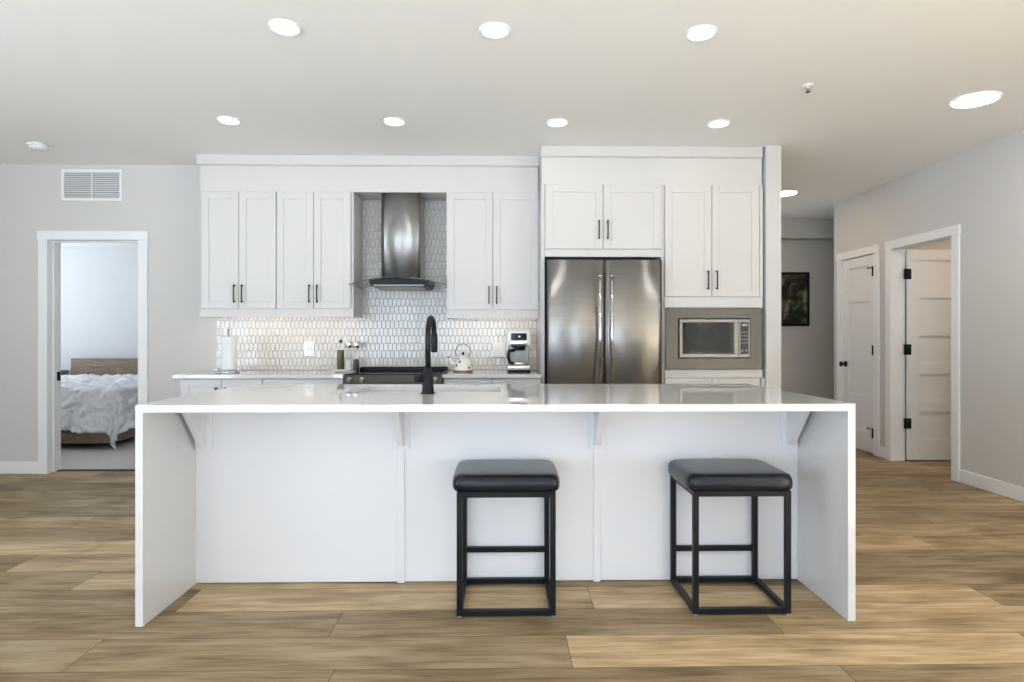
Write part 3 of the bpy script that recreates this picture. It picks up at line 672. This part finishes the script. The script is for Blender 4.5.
# ------------------------------------------------------------ stools
def make_stool(x, y, label):
    t = thing('counter_stool', label, 'stool', (x, y, 0), 'black stools at the island')
    w2, d2, q = .2115, .185, .012
    mb = MB()
    for sx_ in (-1, 1):
        pass
    zt = .535
    def rail(n, a): m = MB(); m.box(*a, .0015); return m.obj(n, M['black'], t)
    for sx_ in (-1, 1):
        for sy_ in (-1, 1):
            cx, cy = x + sx_ * (w2 - q), y + sy_ * (d2 - q)
            rail('leg', (cx - q, cx + q, cy - q, cy + q, .006, zt))
            m = MB(); m.cyl((cx, cy, .0), (cx, cy, .0059), .010, n=16); m.obj('foot_glide', M['grey'], t)
    for sy_ in (-1, 1):
        cy = y + sy_ * (d2 - q)
        rail('bottom_rail', (x - w2 + 2 * q, x + w2 - 2 * q, cy - q, cy + q, .006, .030)); rail('top_rail', (x - w2 + 2 * q, x + w2 - 2 * q, cy - q, cy + q, .511, zt))
    for sx_ in (-1, 1):
        cx = x + sx_ * (w2 - q)
        rail('bottom_rail', (cx - q, cx + q, y - d2 + 2 * q, y + d2 - 2 * q, .006, .030)); rail('top_rail', (cx - q, cx + q, y - d2 + 2 * q, y + d2 - 2 * q, .511, zt))
    cy = y + d2 - q
    rail('footrest', (x - w2 + 2 * q, x + w2 - 2 * q, cy - q, cy + q, .157, .181))
    mb.b.free()
    # padded seat: superellipse cushion
    m = MB(); nx, ny = 26, 26; hw, hd = .236, .195; z0, z1 = .5355, .617
    rows = []
    lv = [(.0, .965), (.006, .99), (.02, 1.0), (.038, 1.0), (.051, .985), (.061, .955), (.068, .90), (.0705, .80)]
    def ring(s, z):
        out = []
        for k in range(72):
            a = 2 * PI * k / 72; c, sn = math.cos(a), math.sin(a); e = .22
            px_ = math.copysign(abs(c) ** e, c); py_ = math.copysign(abs(sn) ** e, sn)
            f = 1 - .012 * (abs(px_ * py_))
            out.append(m.b.verts.new((x + px_ * (hw - (1 - s) * .22) * f, y + py_ * (hd - (1 - s) * .22) * f, z)))
        return out
    rings = [ring(s, z0 + z) for z, s in lv]
    rings += [ring(.55, z0 + .0722), ring(.30, z0 + .0728)]
    for i in range(len(rings) - 1):
        for k in range(72):
            f = m.b.faces.new((rings[i][k], rings[i][(k + 1) % 72], rings[i + 1][(k + 1) % 72], rings[i + 1][k])); f.smooth = True
    m.b.faces.new(list(reversed(rings[0]))); f = m.b.faces.new(rings[-1]); f.smooth = True
    seat = m.obj('seat', M['leather'], t)
    m = MB(); pts = []
    for k in range(73):
        a = 2 * PI * k / 72; c, sn = math.cos(a), math.sin(a); e = .22
        px_ = math.copysign(abs(c) ** e, c); py_ = math.copysign(abs(sn) ** e, sn); f = 1 - .012 * abs(px_ * py_)
        pts.append((x + px_ * (hw - .010) * f, y + py_ * (hd - .010) * f, z0 + .0595))
    m.tube(pts, .0022, 6); m.obj('piping', M['leather'], seat)
    return t
make_stool(.021, 2.828, 'black stool standing at the centre of the island with a flat leather seat')
make_stool(1.035, 2.828, 'black stool standing near the right end of the island, beside the side panel')

# ------------------------------------------------------------ ceiling fittings
def light(x, y, r, label, group, m='lamp'):
    t = thing('ceiling_light', label, 'ceiling light', (x, y, CEIL - .012), group)
    mb = MB(); n_ = 40
    mb.lathe((x, y, CEIL - .0005), [(r + .010, 0), (r + .008, -.007), (r + .0005, -.009), (r, -.006), (r, 0)], n_, close=False); mb.obj('trim_ring', M['trim'], t)
    mb = MB(); mb.cyl((x, y, CEIL - .007), (x, y, CEIL - .0015), r, n=n_); mb.obj('diffuser', M[m], t)
g = 'small recessed ceiling lights'
light(-1.052, 3.034, .064, 'lit round ceiling light, leftmost of the front row of three', g)
light(-.031, 3.045, .064, 'lit round ceiling light, middle of the front row of three', g)
light(.989, 3.054, .064, 'lit round ceiling light, rightmost of the front row of three', g)
light(-1.894, 4.345, .064, 'lit round ceiling light, leftmost of the row of four near the cabinets', g)
light(-.748, 4.350, .064, 'lit round ceiling light in the row of four, in front of the range hood', g)
light(.394, 4.350, .064, 'lit round ceiling light in the row of four, in front of the refrigerator left door', g)
light(1.534, 4.350, .064, 'lit round ceiling light, rightmost of the row of four near the cabinets', g)
light(3.008, 3.886, .125, 'large lit round ceiling light near the right wall and open doorway', 'large ceiling lights', 'lamp_big')
light(2.96, 6.45, .125, 'large lit round ceiling light in the hallway, half hidden behind the wall end', 'large ceiling lights', 'lamp_hall')
light(4.7, 5.0, .125, 'round ceiling light inside the room behind the open door', 'large ceiling lights', 'lamp_warm')
t = thing('smoke_detector', 'round white smoke detector on the ceiling above the bedroom doorway', 'smoke detector', (-3.63, 4.92, CEIL - .04))
mb = MB(); mb.lathe((-3.63, 4.92, CEIL - .0005), [(.072, 0), (.072, -.014), (.066, -.018), (.060, -.018)], 36); mb.obj('base', M['plastic'], t)
mb = MB(); mb.lathe((-3.63, 4.92, CEIL - .0188), [(.060, 0), (.058, -.012), (.045, -.022), (.015, -.024)], 36); mb.obj('cover', M['plastic'], t)
mb = MB(); mb.cyl((-3.63, 4.90, CEIL - .0432), (-3.63, 4.90, CEIL - .046), .007); mb.obj('test_button', M['grey'], t)
t = thing('fire_sprinkler', 'small white fire sprinkler head on the ceiling right of the kitchen', 'sprinkler', (1.835, 3.68, CEIL - .04))
mb = MB(); mb.lathe((1.835, 3.68, CEIL - .0005), [(.032, 0), (.031, -.005), (.018, -.008), (.010, -.010), (.009, -.02)], 28); mb.obj('escutcheon', M['plastic'], t)
mb = MB(); mb.tube([(1.827, 3.68, CEIL - .02), (1.822, 3.68, CEIL - .03), (1.833, 3.68, CEIL - .04)], .002, 8); mb.tube([(1.843, 3.68, CEIL - .02), (1.848, 3.68, CEIL - .03), (1.837, 3.68, CEIL - .04)], .002, 8); mb.cyl((1.835, 3.68, CEIL - .041), (1.835, 3.68, CEIL - .043), .014); mb.cyl((1.835, 3.68, CEIL - .022), (1.835, 3.68, CEIL - .040), .003); mb.obj('head', M['darksteel'], t)
t = thing('wall_vent', 'white louvred return air vent on the wall above the bedroom doorway', 'vent', (-3.58, BACK, 2.38))
vx0, vx1, vz0, vz1 = -3.842, -3.319, 2.387, 2.660
mb = MB()
for q in ((vx0, vx1, vz0, vz0 + .024), (vx0, vx1, vz1 - .024, vz1), (vx0, vx0 + .022, vz0 + .024, vz1 - .024), (vx1 - .022, vx1, vz0 + .024, vz1 - .024)): mb.box(q[0], q[1], BACK - .010, BACK - .0006, q[2], q[3], .001)
mb.box((vx0 + vx1) / 2 - .004, (vx0 + vx1) / 2 + .004, BACK - .009, BACK - .0006, vz0 + .024, vz1 - .024); mb.obj('frame', M['trim'], t)
mb = MB(); mb.box(vx0 + .022, vx1 - .022, BACK - .002, BACK - .0006, vz0 + .024, vz1 - .024); mb.obj('backing', M['shadow'], t)
mb = MB()
for i in range(14):
    z = vz0 + .032 + i * .0161
    mb.box(vx0 + .022, vx1 - .022, BACK - .0095, BACK - .0083, z - .0055, z + .0055, rot=Matrix.Rotation(-.6, 3, 'X'), piv=(0, BACK - .009, z))
mb.obj('louvres', M['trim'], t)

# ------------------------------------------------------------ wall plates
def plate(x0, x1, z0, z1, label, cat, kind):
    t = thing('wall_plate', label, cat, ((x0 + x1) / 2, BACK - .012, (z0 + z1) / 2))
    y = BACK - .0135
    mb = MB(); mb.box(x0, x1, y - .007, y, z0, z1, .002); mb.obj('plate', M['plastic'], t)
    cx, cz = (x0 + x1) / 2, (z0 + z1) / 2
    if kind == 'socket':
        mb = MB(); mb.cyl((cx, y - .0072, cz), (cx, y - .020, cz), .024, n=24); mb.cyl((cx, y - .0201, cz), (cx, y - .024, cz), .012, n=20); mb.obj('plug', M['plastic'], t)
        mb = MB(); mb.cyl((cx, y - .0241, cz), (cx, y - .0247, cz), .006, n=16); mb.obj('centre', M['grey'], t)
    else:
        for s in (-1, 1):
            mb = MB(); mb.box(cx + s * .023 - .016, cx + s * .023 + .016, y - .0095, y - .0071, cz - .033, cz + .033, .001); mb.obj('rocker', M['plastic'], t)
plate(-1.731, -1.645, 1.028, 1.156, 'white outlet plate with round plug on the tiles left of the range', 'outlet', 'socket')
plate(-.080, .035, 1.022, 1.148, 'white double switch plate on the tiles left of the coffee maker', 'switch', 'rocker')

# ------------------------------------------------------------ things on the back counter
CZ = .9038
t = thing('paper_towel_holder', 'steel paper towel holder with a full white roll on the counter', 'paper towel holder', (-2.24, 5.12, CZ))
hx_, hy_ = -2.235, 5.12
mb = MB(); mb.lathe((hx_, hy_, CZ), [(.085, 0), (.09, .004), (.085, .012), (.03, .017), (.008, .020), (.007, .345), (.012, .350), (.013, .362), (.007, .372)], 32); mb.obj('stand', M['chrome'], t)
mb = MB(); mb.sphere((hx_ - .075, hy_ - .04, CZ + .026), .020); mb.tube([(hx_ + .084, hy_ - .02, CZ + .005), (hx_ + .090, hy_ - .02, CZ + .03), (hx_ + .085, hy_ - .02, CZ + .04)], .009, 12); mb.obj('tension_arm', M['chrome'], t)
mb = MB(); pr = [(.020, .02), (.0585, .02), (.060, .024), (.060, .290), (.0585, .294), (.020, .294), (.020, .02)]; mb.lathe((hx_ + .006, hy_, CZ), pr, 40, close=False); mb.obj('paper_roll', M['paper'], t)

t = thing('oil_bottle', 'clear glass bottle of dark olive oil with black stopper beside the range', 'bottle', (-1.364, 5.30, CZ)); bx_, by_ = -1.372, 5.32
mb = MB(); mb.lathe((bx_, by_, CZ), [(.030, 0), (.033, .003), (.033, .183), (.030, .195), (.014, .212), (.0115, .222), (.0115, .235), (.0135, .237), (.0135, .243)], 28); mb.obj('glass_body', M['glass'], t)
mb = MB(); mb.lathe((bx_, by_, CZ + .003), [(.028, 0), (.0305, .003), (.0305, .175), (.030, .177)], 28); mb.obj('oil', M['oil'], t)
mb = MB(); mb.lathe((bx_, by_, CZ + .2435), [(.012, 0), (.013, .004), (.012, .018), (.007, .024)], 20); mb.tube([(bx_, by_, CZ + .265), (bx_, by_, CZ + .28), (bx_ + .006, by_, CZ + .292)], .0025, 8); mb.obj('pourer', M['black'], t)
for (gx, fill, lab) in ((-1.306, 'salt', 'clear glass salt grinder with steel top, next to the oil bottle'), (-1.243, 'pepper', 'clear glass pepper grinder with steel top, filled with dark peppercorns')):
    gy = 5.33
    t = thing('spice_grinder', lab, 'grinder', (gx, gy, CZ), 'glass spice grinders by the range')
    mb = MB(); mb.lathe((gx, gy, CZ), [(.028, 0), (.030, .003), (.029, .05), (.020, .115), (.019, .197)], 24); mb.obj('glass_body', M['glass'], t)
    mb = MB(); mb.lathe((gx, gy, CZ + .004), [(.026, 0), (.0275, .003), (.0265, .05), (.0215, .090), (.012, .098)], 20); mb.obj(fill, M[fill], t)
    mb = MB(); mb.lathe((gx, gy, CZ + .1975), [(.027, 0), (.029, .002), (.029, .046), (.027, .050), (.010, .051)], 28); mb.obj('steel_top', M['chrome'], t)
t = thing('spoon_rest', 'small white spoon rest with a steel spoon beside the range', 'spoon rest', (-1.33, 5.17, CZ))
mb = MB(); prof = [(.02, 0), (.045, .002), (.062, .014), (.066, .020), (.062, .019), (.043, .006), (.004, .004)]
mb.lathe((-1.325, 5.17, CZ), prof, 28); 
for v in mb.b.verts: v.co.x = -1.325 + (v.co.x + 1.325) * 1.15; v.co.y = 5.17 + (v.co.y - 5.17) * .85
mb.obj('dish', M['plastic'], t)
mb = MB(); mb.sphere((-1.345, 5.17, CZ + .014), .019, (1.4, 1, .3)); mb.tube([(-1.32, 5.17, CZ + .014), (-1.27, 5.165, CZ + .024), (-1.245, 5.16, CZ + .030), (-1.228, 5.16, CZ + .028)], .0035, 8); mb.obj('spoon', M['chrome'], t)

# kettle
kx, ky_ = -.322, 5.22
t = thing('tea_kettle', 'cream kettle with black polka dots and wire handle on the counter', 'kettle', (kx, ky_, CZ))
prof = [(.076, 0), (.083, .004), (.085, .012), (.083, .035), (.076, .070), (.064, .098), (.048, .118), (.040, .122)]
def kr(z):
    for (r0, z0), (r1, z1) in zip(prof[:-1], prof[1:]):
        if z0 <= z <= z1: return r0 + (r1 - r0) * (z - z0) / (z1 - z0)
mb = MB(); mb.mi = 0; mb.lathe((kx, ky_, CZ), prof, 40)
mb.mi = 1; mb.lathe((kx, ky_, CZ + .0002), [(.0845, .0), (.0865, .002), (.0865, .012), (.0845, .014)], 40)
mb.mi = 2
for (a, z, r) in ((-108, .085, .0095), (-128, .055, .0095), (-152, .040, .009), (-50, .036, .0095), (-78, .118, .009), (-125, .108, .007), (-18, .055, .009), (20, .08, .009), (60, .05, .009), (100, .085, .009), (140, .05, .009)):
    if z > .115: continue
    a = math.radians(a); rr = kr(z) + .001; mb.sphere((kx + rr * math.cos(a), ky_ + rr * math.sin(a), CZ + z), r, (1, .28, 1) if abs(math.sin(a)) > .7 else (.4, .9, 1), 12)
body = mb.obj('body', [M['enamel'], M['copper'], M['black']], t)
mb = MB(); mb.tube([(kx - .065, ky_, CZ + .055), (kx - .095, ky_, CZ + .080), (kx - .108, ky_, CZ + .105), (kx - .116, ky_, CZ + .118)], .014, 14, [.020, .016, .012, .010]); mb.obj('spout', M['enamel'], t)
mb = MB(); mb.sphere((kx - .118, ky_, CZ + .121), .011, (1, 1, .6)); mb.obj('spout_cap', M['black'], t)
mb = MB(); mb.lathe((kx, ky_, CZ + .1222), [(.046, 0), (.046, .004), (.030, .012), (.006, .016)], 30); ld = mb.obj('lid', M['enamel'], t)
mb = MB(); mb.lathe((kx, ky_, CZ + .1385), [(.004, 0), (.006, .006), (.013, .015), (.011, .022), (.004, .025)], 18); mb.obj('knob', M['black'], ld)
mb = MB(); pts = [(kx + .062 * math.cos(a), ky_, CZ + .165 + .068 * math.sin(a)) for a in [(-35 + i * 250 / 20) * PI / 180 for i in range(21)]]
mb.tube(pts, .0032, 10)
mb.obj('handle', M['darksteel'], t)

# coffee maker
t = thing('coffee_maker', 'silver and black drip coffee maker with glass carafe beside the refrigerator', 'coffee maker', (.14, 5.2, CZ))
x0, x1, yA, yB = .052, .238, 5.08, 5.28
mb = MB(); mb.box(x0, x1, yA, yB, CZ, CZ + .022, .004, 2); mb.obj('base', M['black'], t)
mb = MB(); mb.box(x0 + .006, x1 - .006, yB - .06, yB, CZ + .0225, CZ + .2225, .003); mb.obj('rear_column', M['midsteel'], t)
mb = MB(); mb.box(x0 + .035, x1 - .035, yA + .01, yB - .062, CZ + .205, CZ + .2225, .003); mb.obj('filter_basket', M['black'], t)
mb = MB(); mb.box(x0 + .004, x1 - .004, yA - .003, yA + .12, CZ + .0225, CZ + .056, .004, 2); mb.obj('warming_plate', M['chrome'], t)
mb = MB(); mb.box(x0 - .002, x1 + .002, yA - .002, yB, CZ + .223, CZ + .342, .008, 3); hd = mb.obj('head', M['plastic'], t)
mb = MB(); mb.box(x0 + .028, x1 - .030, yA - .0045, yA - .0022, CZ + .266, CZ + .322, .001); dp = mb.obj('display', M['blackglass'], hd)
mb = MB(); mb.box(x0 + .088, x1 - .082, yA - .0052, yA - .0046, CZ + .290, CZ + .302); mb.obj('digits', mat('display_glow', (.5, .6, .65), .5, emit=(.75, .9, 1), estr=.8), dp)
mb = MB(); mb.box(x0 + .022, x1 - .026, yA - .010, yA - .0022, CZ + .224, CZ + .262, .003, 2); mb.obj('front_band', M['chrome'], hd)
mb = MB(); cx_, cy_ = .152, 5.14; mb.lathe((cx_, cy_, CZ + .057), [(.055, 0), (.062, .006), (.064, .05), (.060, .085), (.045, .115), (.043, .125)], 32); cf = mb.obj('carafe', M['glass'], t)
mb = MB(); mb.lathe((cx_, cy_, CZ + .183), [(.046, 0), (.048, .003), (.044, .020), (.02, .030)], 28); mb.obj('carafe_lid', M['black'], cf)
mb = MB(); mb.lathe((cx_, cy_, CZ + .062), [(.0645, 0), (.0665, .003), (.0665, .018), (.065, .02)], 32, close=False); mb.obj('carafe_band', M['chrome'], cf)
mb = MB(); mb.tube([(cx_ - .045, cy_ - .03, CZ + .182), (cx_ - .088, cy_ - .045, CZ + .176), (cx_ - .096, cy_ - .048, CZ + .13), (cx_ - .085, cy_ - .044, CZ + .085), (cx_ - .058, cy_ - .03, CZ + .075)], .0125, 12); mb.obj('carafe_handle', M['black'], cf)

# ------------------------------------------------------------ picture in the hall
t = thing('framed_painting', 'dark framed woodland painting on the hallway end wall', 'painting', (3.75, 8.04, 1.69))
px0, px1, pz0, pz1 = 3.50, 4.022, 1.337, 2.04
mb = MB()
for q in ((px0, px1, pz0, pz0 + .03), (px0, px1, pz1 - .03, pz1), (px0, px0 + .03, pz0 + .03, pz1 - .03), (px1 - .03, px1, pz0 + .03, pz1 - .03)): mb.box(q[0], q[1], 8.018, 8.049, q[2], q[3], .003)
mb.obj('frame', M['black'], t)
mb = MB(); mb.box(px0 + .03, px1 - .03, 8.03, 8.049, pz0 + .03, pz1 - .03); mb.obj('canvas', M['painting'], t)

# ------------------------------------------------------------ bedroom
t = thing('bed', 'low wooden platform bed with plank headboard seen through the doorway', 'bed', (-5.05, 7.7, 0))
bl, br_, bf, bh = -6.0, -4.10, 6.60, 8.72
F0 = .0065
mb = MB(); mb.box(bl, br_, bf, bh, .075, .19, .006); mb.obj('platform', M['bedwood'], t)
mb = MB(); mb.box(bl + .03, br_ - .03, bf + .03, bh - .05, .191, .26, .004); mb.obj('slat_base', M['bedwood'], t)
mb = MB(); mb.box(bl + .02, br_ + .06, bh + .002, bh + .05, .10, .895, .004)
for z in (.36, .53, .70): mb.box(bl + .02, br_ + .06, bh - .004, bh + .0015, z - .075, z + .075, .002)
mb.box(bl + .02, br_ + .06, bh - .004, bh + .0015, .785, .89, .002)
mb.obj('headboard', M['bedwood'], t)
for x in (bl + .35, br_ - .42):
    for y in (bf + .35, bh - .3):
        mb = MB(); mb.box(x, x + .07, y, y + .07, F0, .0745, .003); mb.obj('leg', M['bedwood'], t)
mb = MB(); mb.box(bl + .05, br_ - .04, bf + .05, bh - .03, .262, .52, .05, 4); tag(mb.obj('mattress', M['linen']), 'white mattress on the wooden platform bed, hidden under the duvet', 'mattress')
def duvet():
    bm = bmesh.new(); nx, ny = 150, 130
    X0, X1, Yf, Yh = bl + .02, br_ - .02, bf + .03, bh - .06; zt = .665; ov = .57
    us = [X0 - .03 + (X1 - X0 + ov + .03) * i / nx for i in range(nx + 1)]; vs = [Yf - ov + (Yh - Yf + ov) * j / ny for j in range(ny + 1)]
    grid = []
    for j, v in enumerate(vs):
        row = []
        for i, u in enumerate(us):
            ax = (u - X1) if u > X1 else ((X0 - u) if u < X0 else 0); sxn = 1 if u > X1 else -1
            ay = (Yf - v) if v < Yf else 0
            a = math.hypot(ax, ay)
            p = Vector((u * 3.1, v * 3.1, 0.3)); w1 = noise.noise(p); w2 = noise.noise(p * 2.7); w3 = noise.noise(p * 7)
            tuck = abs(math.sin(u * 13 + w1 * 3)) * abs(math.sin(v * 13 + w2 * 3))
            bumpz = .030 * w1 + .030 * w2 + .014 * w3 + .035 * (tuck - .4)
            x = min(max(u, X0), X1); y = max(v, Yf); z = zt
            fl = min(1, a / .08)
            if a > 0:
                rnd = .07
                drop = a if a > rnd else a * a / (2 * rnd) + 0.0
                drop = max(0, a - rnd / 2) if a > rnd else drop
                out = min(a, rnd) * .75 + .03 * fl
                hem = .10 * noise.noise(Vector((u * 2.2, v * 2.2, 5)))
                drop *= (.87 + hem)
                z = zt - drop
                wv = bumpz * 1.4
                x += sxn * (ax / a) * (out + wv); y -= (ay / a) * (out + wv)
                z += bumpz * (1 - fl) 
            else:
                z += bumpz
            edge = min(u - X0, X1 - u, v - Yf)
            if a == 0: z -= .03 * max(0, 1 - edge / .15) ** 2
            row.append(bm.verts.new((x, y, max(z, .03))))
        grid.append(row)
    for j in range(ny):
        for i in range(nx):
            f = bm.faces.new((grid[j][i], grid[j][i + 1], grid[j + 1][i + 1], grid[j + 1][i])); f.smooth = True
    me = bpy.data.meshes.new('duvet'); bm.to_mesh(me); bm.free(); me.materials.append(M['linen'])
    o = bpy.data.objects.new('duvet', me); col.objects.link(o)
    md = o.modifiers.new('thickness', 'SOLIDIFY'); md.thickness = .02; md.offset = -1
    tag(o, 'rumpled white pintuck duvet draped over the bed with a hanging corner', 'duvet')
duvet()
t = thing('nightstand', 'wooden nightstand to the left of the bed headboard', 'nightstand', (-6.32, 8.6, 0))
mb = MB(); mb.box(-6.55, -6.09, 8.42, 8.83, .12, .73, .005); mb.obj('body', M['bedwood'], t)
for x in (-6.53, -6.15):
    for y in (8.44, 8.78): mb = MB(); mb.box(x, x + .035, y, y + .035, F0, .1195, .002); mb.obj('leg', M['bedwood'], t)
mb = MB(); mb.box(-6.53, -6.11, 8.405, 8.4195, .45, .71, .002); mb.obj('drawer', M['bedwood'], t)
